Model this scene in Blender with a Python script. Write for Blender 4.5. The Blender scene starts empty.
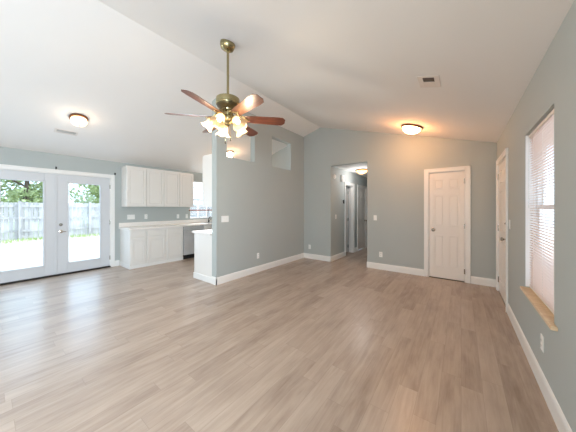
import bpy, bmesh, math, random
from mathutils import Vector, Matrix
random.seed(7)
PI = math.pi
SC = bpy.context.scene
COL = SC.collection

# ------------------------------------------------------------------ camera, world, sun, window and fill light, exposure
F_PX, YAW, HOR, EYE = 230.2, 0.645, 208.14, 1.352
XR, YB, XM, XL = 0.486, 5.289, -3.438, -6.435          # right wall, back wall, middle wall, left wall
XG, ZG, ZR, ZL = -2.931, 3.449, 2.469, 2.428           # ridge x, ridge height, ceiling height at right / left wall
YF = -3.2                                              # wall behind the camera
XH0, XH1, YH, ZH = -2.63, -1.715, 9.2, 2.42            # hallway
TH = 0.131

cam_d = bpy.data.cameras.new('camera')
cam_d.sensor_fit = 'HORIZONTAL'
cam_d.sensor_width = 36.0
cam_d.lens = 36.0 * F_PX / 576.0
cam_d.shift_y = (HOR - 216.0) / 576.0
cam_d.clip_start = 0.02
cam = bpy.data.objects.new('camera', cam_d)
COL.objects.link(cam)
cam.location = (0, 0, EYE)
cam.rotation_euler = (PI / 2, 0, YAW)
SC.camera = cam

world = bpy.data.worlds.new('sky')
SC.world = world
world.use_nodes = True
wn = world.node_tree
wn.nodes.clear()
w_out = wn.nodes.new('ShaderNodeOutputWorld')
w_bg = wn.nodes.new('ShaderNodeBackground')
w_bg.inputs['Color'].default_value = (0.63, 0.80, 1.0, 1)
w_bg.inputs['Strength'].default_value = 2.3
wn.links.new(w_bg.outputs[0], w_out.inputs[0])

sun_d = bpy.data.lights.new('sun', 'SUN')
sun_d.energy = 2.6
sun_d.angle = 0.02
sun_d.color = (1.0, 0.98, 0.94)
sun = bpy.data.objects.new('sun', sun_d)
COL.objects.link(sun)
sun.rotation_euler = Vector((-0.22, -0.42, -0.88)).to_track_quat('-Z', 'Y').to_euler()

def area(name, loc, direction, sx, sy, power, color=(1, 1, 1), portal=False):
    d = bpy.data.lights.new(name, 'AREA')
    d.shape = 'RECTANGLE'
    d.size, d.size_y = sx, sy
    d.energy = power
    d.color = color
    o = bpy.data.objects.new(name, d)
    COL.objects.link(o)
    o.location = loc
    o.rotation_euler = Vector(direction).to_track_quat('-Z', 'Z').to_euler()
    if portal:
        d.cycles.is_portal = True
    return o
# added fill lamps at the unseen windows behind the camera
area('patio_side_fill', (XL - 0.30, -1.90, 1.35), (1, 0, 0.10), 1.4, 1.35, 52, (0.76, 0.90, 1.0))
area('rear_fill', (-1.1, YF - 0.16, 1.45), (0.0, 1, 0.10), 2.3, 1.7, 36, (1.0, 0.76, 0.52))
area('side_rear_fill', (XR + 0.30, -1.70, 1.35), (-1, 0.25, -0.12), 1.5, 1.35, 196, (0.64, 0.83, 1.0))
# skylight entering by the glazed doors and the windows
area('door_daylight', (XL - 0.35, 0.89, 1.10), (1, 0, 0.10), 1.75, 1.95, 20, (0.50, 0.72, 1.0))
area('kitchen_window_daylight', (XL - 0.35, 4.33, 1.60), (1, 0, -0.15), 1.1, 1.1, 22, (1.0, 0.92, 0.86))

vs = SC.view_settings
vs.view_transform = 'Standard'
vs.look = 'None'
vs.exposure = 0.50
vs.gamma = 1.0
vs.use_curve_mapping = False
SC.cycles.use_denoising = True
SC.cycles.max_bounces = 14
SC.cycles.diffuse_bounces = 8
SC.cycles.transparent_max_bounces = 16
SC.cycles.sample_clamp_indirect = 6.0
SC.cycles.caustics_reflective = False
SC.cycles.caustics_refractive = False

# ------------------------------------------------------------------ materials
def srgb(r, g, b):
    f = lambda c: c / 12.92 if c <= 0.04045 else ((c + 0.055) / 1.055) ** 2.4
    return (f(r / 255), f(g / 255), f(b / 255), 1)

def mat(name, color, rough=0.5, metal=0.0, noise=None, bump=None, spec=None, emit=None, coat=None):
    """procedural material; noise=(scale, amount) varies the tone, bump=(scale, strength)"""
    m = bpy.data.materials.new(name)
    m.use_nodes = True
    nt = m.node_tree
    p = nt.nodes['Principled BSDF']
    p.inputs['Base Color'].default_value = color
    p.inputs['Roughness'].default_value = rough
    p.inputs['Metallic'].default_value = metal
    if spec is not None:
        p.inputs['Specular IOR Level'].default_value = spec
    if coat:
        p.inputs['Coat Weight'].default_value = coat
    tc = nt.nodes.new('ShaderNodeTexCoord')
    if noise:
        n = nt.nodes.new('ShaderNodeTexNoise')
        n.inputs['Scale'].default_value = noise[0]
        n.inputs['Detail'].default_value = 4
        nt.links.new(tc.outputs['Object'], n.inputs['Vector'])
        r = nt.nodes.new('ShaderNodeValToRGB')
        a = noise[1]
        r.color_ramp.elements[0].position = 0.3
        r.color_ramp.elements[1].position = 0.7
        r.color_ramp.elements[0].color = tuple(c * (1 - a) for c in color[:3]) + (1,)
        r.color_ramp.elements[1].color = tuple(min(1, c * (1 + a)) for c in color[:3]) + (1,)
        nt.links.new(n.outputs['Fac'], r.inputs['Fac'])
        nt.links.new(r.outputs['Color'], p.inputs['Base Color'])
    if bump:
        n2 = nt.nodes.new('ShaderNodeTexNoise')
        n2.inputs['Scale'].default_value = bump[0]
        n2.inputs['Detail'].default_value = 3
        nt.links.new(tc.outputs['Object'], n2.inputs['Vector'])
        b = nt.nodes.new('ShaderNodeBump')
        b.inputs['Strength'].default_value = bump[1]
        b.inputs['Distance'].default_value = 0.004
        nt.links.new(n2.outputs['Fac'], b.inputs['Height'])
        nt.links.new(b.outputs['Normal'], p.inputs['Normal'])
    if emit:
        p.inputs['Emission Color'].default_value = emit[0]
        p.inputs['Emission Strength'].default_value = emit[1]
    return m

def glass_mat(name, tint=(0.97, 0.985, 0.98, 1), refl=0.06):
    m = bpy.data.materials.new(name)
    m.use_nodes = True
    nt = m.node_tree
    nt.nodes.clear()
    o = nt.nodes.new('ShaderNodeOutputMaterial')
    mix = nt.nodes.new('ShaderNodeMixShader')
    t = nt.nodes.new('ShaderNodeBsdfTransparent')
    g = nt.nodes.new('ShaderNodeBsdfGlossy')
    t.inputs['Color'].default_value = tint
    g.inputs['Roughness'].default_value = 0.03
    mix.inputs['Fac'].default_value = refl
    nt.links.new(t.outputs[0], mix.inputs[1])
    nt.links.new(g.outputs[0], mix.inputs[2])
    nt.links.new(mix.outputs[0], o.inputs[0])
    return m

def lamp_glass(name, color, emit, strength, clear=0.25):
    """frosted lamp glass: translucent + a little see-through + the glow of the lit bulb"""
    m = bpy.data.materials.new(name)
    m.use_nodes = True
    nt = m.node_tree
    nt.nodes.clear()
    o = nt.nodes.new('ShaderNodeOutputMaterial')
    tr = nt.nodes.new('ShaderNodeBsdfTranslucent')
    df = nt.nodes.new('ShaderNodeBsdfGlossy')
    tp = nt.nodes.new('ShaderNodeBsdfTransparent')
    em = nt.nodes.new('ShaderNodeEmission')
    tr.inputs['Color'].default_value = color
    df.inputs['Color'].default_value = color
    df.inputs['Roughness'].default_value = 0.25
    em.inputs['Color'].default_value = emit
    em.inputs['Strength'].default_value = strength
    m1 = nt.nodes.new('ShaderNodeMixShader'); m1.inputs['Fac'].default_value = 0.12
    m2 = nt.nodes.new('ShaderNodeMixShader'); m2.inputs['Fac'].default_value = clear
    ad = nt.nodes.new('ShaderNodeAddShader')
    nt.links.new(tr.outputs[0], m1.inputs[1]); nt.links.new(df.outputs[0], m1.inputs[2])
    nt.links.new(m1.outputs[0], m2.inputs[1]); nt.links.new(tp.outputs[0], m2.inputs[2])
    nt.links.new(m2.outputs[0], ad.inputs[0]); nt.links.new(em.outputs[0], ad.inputs[1])
    nt.links.new(ad.outputs[0], o.inputs[0])
    return m

def floor_mat():
    m = bpy.data.materials.new('vinyl_planks')
    m.use_nodes = True
    nt = m.node_tree
    N, L = nt.nodes, nt.links
    p = N['Principled BSDF']
    tc = N.new('ShaderNodeTexCoord')
    sx = N.new('ShaderNodeSeparateXYZ')
    L.new(tc.outputs['Object'], sx.inputs[0])
    def M(op, a, b=None, c=None):
        n = N.new('ShaderNodeMath'); n.operation = op
        for i, v in enumerate((a, b, c)):
            if v is None: continue
            if isinstance(v, (int, float)): n.inputs[i].default_value = v
            else: L.new(v, n.inputs[i])
        return n.outputs[0]
    W, LEN = 0.127, 1.05
    u = M('DIVIDE', sx.outputs['X'], W)
    row = M('FLOOR', u)
    fu = M('FRACT', u)
    wn1 = N.new('ShaderNodeTexWhiteNoise'); wn1.noise_dimensions = '1D'
    L.new(row, wn1.inputs['W'])
    v = M('ADD', M('DIVIDE', sx.outputs['Y'], LEN), M('MULTIPLY', wn1.outputs['Value'], 5.0))
    colm = M('FLOOR', v)
    fv = M('FRACT', v)
    idv = M('ADD', M('MULTIPLY', row, 17.31), M('MULTIPLY', colm, 3.77))
    wn2 = N.new('ShaderNodeTexWhiteNoise'); wn2.noise_dimensions = '1D'
    L.new(idv, wn2.inputs['W'])
    # grain: noise stretched along the plank, different on each plank
    cx = N.new('ShaderNodeCombineXYZ')
    L.new(M('MULTIPLY', sx.outputs['X'], 34.0), cx.inputs['X'])
    L.new(M('MULTIPLY', sx.outputs['Y'], 2.4), cx.inputs['Y'])
    L.new(M('MULTIPLY', wn2.outputs['Value'], 40.0), cx.inputs['Z'])
    g = N.new('ShaderNodeTexNoise')
    g.inputs['Scale'].default_value = 1.0
    g.inputs['Detail'].default_value = 6
    g.inputs['Roughness'].default_value = 0.62
    g.inputs['Distortion'].default_value = 0.6
    L.new(cx.outputs[0], g.inputs['Vector'])
    # broad blotches and knots
    cx2 = N.new('ShaderNodeCombineXYZ')
    L.new(M('MULTIPLY', sx.outputs['X'], 12.0), cx2.inputs['X'])
    L.new(M('MULTIPLY', sx.outputs['Y'], 3.2), cx2.inputs['Y'])
    L.new(M('MULTIPLY', wn2.outputs['Value'], 13.0), cx2.inputs['Z'])
    g2 = N.new('ShaderNodeTexNoise')
    g2.inputs['Scale'].default_value = 1.0
    g2.inputs['Detail'].default_value = 3
    L.new(cx2.outputs[0], g2.inputs['Vector'])
    t = M('ADD', M('ADD', M('ADD', M('MULTIPLY', wn2.outputs['Value'], 0.20), 0.07), M('MULTIPLY', g.outputs['Fac'], 0.52)), M('MULTIPLY', g2.outputs['Fac'], 0.40))
    r = N.new('ShaderNodeValToRGB')
    e = r.color_ramp.elements
    e[0].position = 0.34; e[0].color = srgb(132, 110, 93)
    e[1].position = 0.90; e[1].color = srgb(194, 176, 160)
    k = e.new(0.60); k.color = srgb(170, 150, 134)
    L.new(t, r.inputs['Fac'])
    # thin bevel lines between planks
    eu = M('MINIMUM', fu, M('SUBTRACT', 1.0, fu))
    ev = M('MINIMUM', fv, M('SUBTRACT', 1.0, fv))
    seam = M('MAXIMUM', M('LESS_THAN', eu, 0.010), M('LESS_THAN', ev, 0.0013))
    mx = N.new('ShaderNodeMix'); mx.data_type = 'RGBA'
    L.new(M('MULTIPLY', seam, 0.35), mx.inputs['Factor'])
    L.new(r.outputs['Color'], mx.inputs[6])
    mx.inputs[7].default_value = srgb(120, 100, 88)
    L.new(mx.outputs[2], p.inputs['Base Color'])
    L.new(M('ADD', M('MULTIPLY', g.outputs['Fac'], 0.10), 0.40), p.inputs['Roughness'])
    b = N.new('ShaderNodeBump'); b.inputs['Strength'].default_value = 0.12; b.inputs['Distance'].default_value = 0.002
    L.new(g.outputs['Fac'], b.inputs['Height'])
    L.new(b.outputs['Normal'], p.inputs['Normal'])
    p.inputs['Specular IOR Level'].default_value = 1.0
    p.inputs['Coat Weight'].default_value = 0.45
    p.inputs['Coat Roughness'].default_value = 0.24
    return m

def wood_mat(name, dark, light, rough=0.4, sc=(3, 45, 45), coat=None):
    m = bpy.data.materials.new(name)
    m.use_nodes = True
    nt = m.node_tree
    p = nt.nodes['Principled BSDF']
    tc = nt.nodes.new('ShaderNodeTexCoord')
    mp = nt.nodes.new('ShaderNodeMapping')
    mp.inputs['Scale'].default_value = sc
    n = nt.nodes.new('ShaderNodeTexNoise')
    n.inputs['Scale'].default_value = 1.0
    n.inputs['Detail'].default_value = 5
    n.inputs['Distortion'].default_value = 0.8
    r = nt.nodes.new('ShaderNodeValToRGB')
    r.color_ramp.elements[0].position = 0.32; r.color_ramp.elements[0].color = dark
    r.color_ramp.elements[1].position = 0.70; r.color_ramp.elements[1].color = light
    nt.links.new(tc.outputs['Object'], mp.inputs[0]); nt.links.new(mp.outputs[0], n.inputs['Vector'])
    nt.links.new(n.outputs['Fac'], r.inputs['Fac']); nt.links.new(r.outputs[0], p.inputs['Base Color'])
    p.inputs['Roughness'].default_value = rough
    if coat: p.inputs['Coat Weight'].default_value = coat
    return m

WALL = mat('wall_paint', srgb(177, 183, 181), 0.75, noise=(1.4, 0.012), bump=(120, 0.10))
CEIL = mat('ceiling_paint', srgb(236, 235, 233), 0.85, noise=(1.0, 0.01), bump=(90, 0.15))
TRIM = mat('trim_paint', srgb(236, 235, 232), 0.35, noise=(2.0, 0.01))
DOOR = mat('door_paint', srgb(234, 229, 223), 0.38, noise=(2.0, 0.01))
CABI = mat('cabinet_paint', srgb(230, 227, 222), 0.32, noise=(2.0, 0.01))
FDOOR = mat('glazed_door_paint', srgb(209, 211, 214), 0.35, noise=(2.0, 0.01))
FLOOR = floor_mat()
GLASS = glass_mat('window_glass')
CTOP = mat('countertop_laminate', srgb(240, 235, 229), 0.25, noise=(60, 0.05))
STEEL = mat('brushed_steel', srgb(206, 207, 208), 0.45, 0.5, noise=(6, 0.05), bump=(200, 0.03))
NICKEL = mat('satin_nickel', srgb(190, 184, 174), 0.25, 1.0, noise=(20, 0.03))
BRASS = mat('antique_brass', srgb(166, 154, 116), 0.27, 1.0, noise=(12, 0.08))
BRASSD = mat('dark_brass', srgb(104, 92, 66), 0.4, 0.9, noise=(12, 0.1))
BRONZE = mat('bronze_metal', srgb(132, 92, 64), 0.38, 0.85, noise=(15, 0.1))
BLACK = mat('black_plastic', srgb(22, 22, 24), 0.4, noise=(20, 0.1))
DARKM = mat('dark_metal', srgb(48, 44, 42), 0.4, 0.6, noise=(20, 0.1))
PLATE = mat('white_plastic', srgb(238, 238, 235), 0.3, noise=(10, 0.01))
SLOT = mat('outlet_slots', srgb(70, 70, 68), 0.5, noise=(10, 0.05))
VENTG = mat('vent_shade_grey', srgb(86, 84, 80), 0.6, noise=(10, 0.05))  # grey painted for the shade inside the register
VENTW = mat('vent_paint', srgb(226, 221, 216), 0.6, noise=(10, 0.01))
VENTL = mat('vent_deep_shade', srgb(58, 57, 56), 0.6, noise=(10, 0.05))  # near-black painted for the shade between the louvres
VINYL = mat('window_vinyl', srgb(240, 242, 244), 0.3, noise=(4, 0.01))
SLATS = mat('blind_slat', srgb(226, 208, 198), 0.45, noise=(4, 0.01))
SLAT = mat('blind_rail', srgb(236, 228, 220), 0.4, noise=(4, 0.01))
PINE = wood_mat('pine_stool', srgb(206, 176, 138), srgb(236, 212, 178), 0.4, (40, 2.5, 40))
BLADE = wood_mat('cherry_blade', srgb(78, 42, 31), srgb(120, 70, 53), 0.32, (3, 40, 40), 0.3)
RODW = wood_mat('reddish_wood', srgb(150, 92, 70), srgb(190, 128, 100), 0.45, (40, 3, 40))
SHADE = lamp_glass('frosted_lamp_shade', srgb(178, 164, 144), srgb(255, 214, 160), 0.10, 0.18)
SHADE_D = lamp_glass('amber_dim_lit_shade', srgb(206, 184, 158), srgb(255, 206, 160), 0.05, 0.15)  # copy of the shade glass, coloured as dimly lit
BULB = mat('lit_bulb', srgb(255, 240, 220), 0.4, noise=(4, 0.01), emit=(srgb(255, 206, 146), 12.0))
DOME = lamp_glass('frosted_dome', srgb(255, 246, 232), srgb(255, 204, 140), 14.0, 0.05)
DOMEK = lamp_glass('frosted_dome_kitchen', srgb(255, 246, 232), srgb(255, 226, 190), 7.0, 0.05)
DOMEH = lamp_glass('frosted_dome_hall', srgb(255, 236, 210), srgb(255, 180, 100), 3.0, 0.05)
CLEAR = lamp_glass('lamp_bowl_glass', srgb(255, 248, 240), srgb(255, 226, 196), 1.0, 0.45)
CONC = mat('patio_concrete', srgb(214, 208, 200), 0.85, noise=(3, 0.05), bump=(30, 0.2))
SOIL = mat('porch_brick_ground', srgb(224, 206, 196), 0.85, noise=(9, 0.18))
FENCE = wood_mat('weathered_fence', srgb(164, 162, 162), srgb(200, 198, 197), 0.85, (30, 6, 1.2))
BARK = mat('bark', srgb(92, 78, 66), 0.9, noise=(14, 0.25), bump=(25, 0.6))
LEAFA = mat('leaves', srgb(176, 190, 138), 0.6, noise=(3, 0.3))
LEAFB = mat('leaves_dark', srgb(154, 176, 126), 0.6, noise=(3, 0.3))
GRASS = mat('grass', srgb(158, 178, 110), 0.7, noise=(6, 0.25))

# ------------------------------------------------------------------ mesh helpers
def box(bm, x0, x1, y0, y1, z0, z1, bev=0.0, seg=1):
    r = bmesh.ops.create_cube(bm, size=1.0)
    vs_ = r['verts']
    cx, cy, cz = (x0 + x1) / 2, (y0 + y1) / 2, (z0 + z1) / 2
    for v in vs_:
        v.co = Vector((v.co.x * abs(x1 - x0) + cx, v.co.y * abs(y1 - y0) + cy, v.co.z * abs(z1 - z0) + cz))
    if bev > 0:
        es = list({e for v in vs_ for e in v.link_edges})
        bmesh.ops.bevel(bm, geom=es, offset=bev, segments=seg, affect='EDGES', profile=0.6)

def lathe(bm, prof, n=32, M=None, cap=True):
    """prof: list of (radius, z) bottom or top first; spun round z"""
    M = M or Matrix()
    rings = []
    for (r, z) in prof:
        if r < 1e-5:
            rings.append([bm.verts.new(M @ Vector((0, 0, z)))])
        else:
            rings.append([bm.verts.new(M @ Vector((r * math.cos(2 * PI * i / n), r * math.sin(2 * PI * i / n), z))) for i in range(n)])
    for a, b in zip(rings, rings[1:]):
        for i in range(n):
            j = (i + 1) % n
            if len(a) == 1 and len(b) == 1: continue
            if len(a) == 1: f = [a[0], b[j], b[i]]
            elif len(b) == 1: f = [a[i], a[j], b[0]]
            else: f = [a[i], a[j], b[j], b[i]]
            bm.faces.new(f)
    if cap:
        for rg in (rings[0], rings[-1]):
            if len(rg) > 1: bm.faces.new(rg)

def tube(bm, pts, r, n=10, cap=True):
    pts = [Vector(p) for p in pts]
    rs = r if isinstance(r, (list, tuple)) else [r] * len(pts)
    rings = []
    up = None
    for i, p in enumerate(pts):
        d = (pts[min(i + 1, len(pts) - 1)] - pts[max(i - 1, 0)]).normalized()
        if up is None:
            up = Vector((0, 0, 1)) if abs(d.z) < 0.9 else Vector((1, 0, 0))
        s = d.cross(up).normalized(); u2 = s.cross(d).normalized(); up = u2
        rings.append([bm.verts.new(p + rs[i] * (math.cos(2 * PI * k / n) * s + math.sin(2 * PI * k / n) * u2)) for k in range(n)])
    for a, b in zip(rings, rings[1:]):
        for k in range(n):
            bm.faces.new([a[k], a[(k + 1) % n], b[(k + 1) % n], b[k]])
    if cap:
        bm.faces.new(rings[0]); bm.faces.new(rings[-1])

def prism(bm, outline, z0, z1):
    """outline: list of (x, y)"""
    a = [bm.verts.new((x, y, z0)) for x, y in outline]
    b = [bm.verts.new((x, y, z1)) for x, y in outline]
    n = len(a)
    bm.faces.new(a); bm.faces.new(b)
    for i in range(n):
        bm.faces.new([a[i], a[(i + 1) % n], b[(i + 1) % n], b[i]])

def obj(name, bm, m, parent=None, smooth=False, loc=None, rot=None):
    bmesh.ops.recalc_face_normals(bm, faces=bm.faces[:])
    me = bpy.data.meshes.new(name)
    bm.to_mesh(me); bm.free()
    me.materials.append(m)
    if smooth:
        for p in me.polygons: p.use_smooth = True
        try: me.set_sharp_from_angle(angle=math.radians(smooth if smooth is not True else 40))
        except Exception: pass
    o = bpy.data.objects.new(name, me)
    COL.objects.link(o)
    if parent: o.parent = parent
    if loc: o.location = loc
    if rot: o.rotation_euler = rot
    return o

def tag(o, label, cat, group=None, kind=None):
    o['label'] = label
    o['category'] = cat
    if group: o['group'] = group
    if kind: o['kind'] = kind
    return o

def thing(name, label, cat, loc=(0, 0, 0), rot=(0, 0, 0), group=None, kind=None):
    o = bpy.data.objects.new(name, None)
    COL.objects.link(o)
    o.empty_display_size = 0.1
    o.location = loc
    o.rotation_euler = rot
    return tag(o, label, cat, group, kind)

def dup(root, loc, rot, label, group=None):
    r = root.copy(); COL.objects.link(r)
    r.location = loc; r.rotation_euler = rot; r['label'] = label
    if group: r['group'] = group
    for ch in list(root.children):
        c = ch.copy(); COL.objects.link(c); c.parent = r
        for g in list(ch.children):
            d = g.copy(); COL.objects.link(d); d.parent = c
    return r

B = bmesh.new
def roof(x):
    return ZG + (ZR - ZG) * (x - XG) / (XR - XG) if x > XG else ZG + (ZL - ZG) * (x - XG) / (XL - XG)

def wall(name, label, axis, pos, pos2, u0, u1, top, holes, m=None, z0=0.0):
    """wall slab between pos and pos2 on the axis, spanning u0..u1 along the other one; top = function of u; holes = (ua, ub, za, zb)"""
    us = sorted({u0, u1, *[h[0] for h in holes], *[h[1] for h in holes], *([XG] if axis == 'y' and u0 < XG < u1 else [])})
    zs = sorted({z0, *[h[2] for h in holes], *[h[3] for h in holes]})
    zs = [z for z in zs if z >= z0]
    nu, nz = len(us) - 1, len(zs)
    solid = lambda i, j: 0 <= i < nu and 0 <= j < nz and not any(
        h[0] - 1e-6 <= us[i] and us[i + 1] <= h[1] + 1e-6 and h[2] - 1e-6 <= zs[j] and (zs[j + 1] if j + 1 < nz else 1e9) <= h[3] + 1e-6 for h in holes)
    bm = B(); V = {}
    def vert(i, j, k):
        key = (i, j, k)
        if key not in V:
            z = zs[j] if j < nz else top(us[i])
            p = pos if k == 0 else pos2
            V[key] = bm.verts.new((p, us[i], z) if axis == 'x' else (us[i], p, z))
        return V[key]
    for i in range(nu):
        for j in range(nz):
            if not solid(i, j): continue
            for k in (0, 1):
                bm.faces.new([vert(i, j, k), vert(i + 1, j, k), vert(i + 1, j + 1, k), vert(i, j + 1, k)])
            for di, dj, e in ((-1, 0, ((i, j), (i, j + 1))), (1, 0, ((i + 1, j), (i + 1, j + 1))), (0, -1, ((i, j), (i + 1, j))), (0, 1, ((i, j + 1), (i + 1, j + 1)))):
                if not solid(i + di, j + dj):
                    (a, b), (c, d) = e
                    bm.faces.new([vert(a, b, 0), vert(c, d, 0), vert(c, d, 1), vert(a, b, 1)])
    o = obj(name, bm, m or WALL)
    return tag(o, label, 'wall', kind='structure')

def struct(name, bm, m, label, cat, smooth=False):
    return tag(obj(name, bm, m, smooth=smooth), label, cat, kind='structure')

# ------------------------------------------------------------------ room shell
bm = B(); box(bm, XL - TH, XR + TH, YF - TH, YB, -0.12, 0)
box(bm, XH0 - 1.6, XH1 + TH, YB, YH + TH, -0.12, 0)
struct('floor', bm, FLOOR, 'light taupe wood-look plank floor running through the room', 'floor')

FD = (-0.07 + 0.075, 1.851 - 0.075, 0, 2.045)      # glazed double door opening (y0, y1, z0, z1)
KW = (3.72, 4.94, 1.03, 2.17)                       # kitchen window
RW = (2.250, 3.107, 0.600, 2.04)                     # right window
LWN = (-2.65, -1.15, 0.6, 2.04)                      # unseen patio-side window, added to let fill light in
SW = (-2.5, -0.9, 0.6, 2.04)                         # unseen window beside the viewer, added for fill light
ED = (4.16, 5.07, 0, 2.06)                          # entry door
CD = (-0.515, 0.06, 0, 2.045)                       # closet door
H1 = (6.22, 6.78, 0, 2.02); H2 = (7.19, 7.95, 0, 2.02)

wall('wall_left', 'grey-green wall holding the glazed double doors and kitchen cabinets', 'x', XL, XL - TH, YF - TH, YB + TH, lambda u: ZL + 0.02, [FD, KW, LWN])
wall('wall_right', 'grey-green side wall with the blind-covered window and entry door', 'x', XR, XR + TH, YF - TH, YB + TH, lambda u: ZR + 0.02, [RW, ED, SW])
wall('wall_back', 'grey-green gabled far wall with hallway opening and closet door', 'y', YB, YB + TH, XL, XR, lambda u: roof(u) + 0.02,
     [(XH0, XH1, 0, ZH), CD])
wall('wall_middle', 'grey-green partition wall with two high cutouts beside the kitchen', 'x', XM, XM - TH, 2.477, YB, lambda u: roof(XM - TH) + 0.03,
     [(2.704, 3.422, 2.30, 2.985), (3.962, 4.692, 2.30, 2.985)])
wall('wall_front', 'grey-green wall behind the viewer with an added wide window', 'y', YF, YF - TH, XL, XR, lambda u: roof(u) + 0.02,
     [(-2.25, 0.05, 0.6, 2.3)])
wall('wall_hall_left', 'grey-green hallway wall holding two white doors', 'x', XH0, XH0 - TH, YB + TH, YH, lambda u: ZH, [H1, H2])
wall('wall_hall_right', 'grey-green hallway wall hidden behind the opening edge', 'x', XH1, XH1 + TH, YB + TH, YH, lambda u: ZH, [])
wall('wall_hall_end', 'grey-green wall closing the far end of the hallway', 'y', YH, YH + TH, XH0 - TH, XH1 + TH, lambda u: ZH, [])

# side rooms behind the hallway doors
bm = B()
box(bm, XH0 - 1.5, XH0 - 1.4, YB + TH, 7.05, 0, ZH); box(bm, XH0 - 1.5, XH0 - TH, 7.0, 7.1, 0, ZH); box(bm, XH0 - 1.5, XH0 - TH, YB + TH, YB + TH + 0.05, 0, ZH)
struct('wall_side_room', bm, WALL, 'dim walls of the small room behind the first hallway door', 'wall')

# closet behind the narrow door
bm = B()
box(bm, -1.0, -0.95, YB + TH, YB + 0.8, 0, 2.5); box(bm, 0.40, 0.45, YB + TH, YB + 0.8, 0, 2.5)
box(bm, -1.0, 0.45, YB + 0.8, YB + 0.85, 0, 2.5); box(bm, -1.0, 0.45, YB + TH, YB + 0.85, 2.5, 2.55); box(bm, -1.0, 0.45, YB + TH, YB + 0.85, -0.05, 0)
struct('wall_closet', bm, WALL, 'walls of the closet behind the narrow white door', 'wall')

# vaulted ceiling, one slab bent at the ridge
bm = B()
xa, xb = XL - TH, XR + TH
ya, yb_ = YF - TH, YB + TH
pts = [(xa, roof(xa)), (XG, ZG), (xb, roof(xb)), (xb, roof(xb) + 0.14), (XG, ZG + 0.14), (xa, roof(xa) + 0.14)]
fa = [bm.verts.new((x, ya, z)) for x, z in pts]; fb = [bm.verts.new((x, yb_, z)) for x, z in pts]
bm.faces.new([fa[0], fa[1], fa[4], fa[5]]); bm.faces.new([fa[1], fa[2], fa[3], fa[4]])
bm.faces.new([fb[0], fb[1], fb[4], fb[5]]); bm.faces.new([fb[1], fb[2], fb[3], fb[4]])
for i in range(6):
    j = (i + 1) % 6
    bm.faces.new([fa[i], fa[j], fb[j], fb[i]])
struct('ceiling', bm, CEIL, 'white vaulted ceiling with a ridge above the fan', 'ceiling')
bm = B(); box(bm, XH0 - 1.6, XH1 + TH, YB + TH, YH + TH, ZH, ZH + 0.1)
struct('ceiling_hall', bm, CEIL, 'flat white ceiling of the hallway', 'ceiling')
# eaves outside; the side-window one is added to block sun and sky
bm = B()
box(bm, XR + TH, XR + TH + 0.7, YF - TH, YB + TH, 2.36, 2.46)
struct('trim_1', bm, TRIM, 'white soffit of an eave added to shade the side window', 'eave')
bm = B()
box(bm, XL - TH - 0.6, XL - TH, YF - TH, YB + TH, 2.34, 2.44)
struct('trim_2', bm, TRIM, 'white soffit under the eave outside the glazed doors', 'eave')

# baseboards: profile swept along a straight run, facing local -y
BBH = 0.132
def baseboard(name, label, p0, p1, normal):
    """run p0->p1 on the floor, sticking out along normal"""
    p0, p1, n = Vector((*p0, 0)), Vector((*p1, 0)), Vector((*normal, 0))
    bm = B()
    prof = [(0.0, 0.0), (0.014, 0.0), (0.014, BBH - 0.03), (0.011, BBH - 0.012), (0.006, BBH - 0.003), (0.0, BBH)]
    a = [bm.verts.new(p0 + n * d + Vector((0, 0, z))) for d, z in prof]
    b = [bm.verts.new(p1 + n * d + Vector((0, 0, z))) for d, z in prof]
    bm.faces.new(a); bm.faces.new(b)
    for i in range(len(prof)):
        j = (i + 1) % len(prof)
        bm.faces.new([a[i], a[j], b[j], b[i]])
    return struct(name, bm, TRIM, label, 'baseboard')

baseboard('baseboard_left', 'white baseboard between the glazed doors and base cabinets', (XL, 1.855), (XL, 1.945), (1, 0))
baseboard('baseboard_right', 'long white baseboard under the blind-covered window', (XR, YF), (XR, 4.083), (-1, 0))
baseboard('baseboard_corner', 'white baseboard from the closet door to the right corner', (0.14, YB), (XR, YB), (0, -1))
baseboard('baseboard_back', 'white baseboard between hallway opening and closet door', (XH1, YB), (-0.593, YB), (0, -1))
baseboard('baseboard_nook', 'short white baseboard left of the hallway opening', (XM, YB), (XH0 + 0.014, YB), (0, -1))
baseboard('baseboard_middle', 'white baseboard along the partition wall below the cutouts', (XM, 2.463), (XM, YB), (1, 0))
baseboard('baseboard_end', 'short white baseboard on the end of the partition wall', (XM - TH, 2.477), (XM + 0.014, 2.477), (0, -1))
baseboard('baseboard_hall', 'white baseboard on the hallway wall before the first door', (XH0, YB - 0.014), (XH0, 6.14), (1, 0))
baseboard('baseboard_between', 'white baseboard between the two hallway doors', (XH0, 6.86), (XH0, 7.12), (1, 0))
baseboard('baseboard_jamb', 'short white baseboard on the right side of the hallway opening', (XH1, YB), (XH1, YB + 1.5), (-1, 0))

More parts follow.
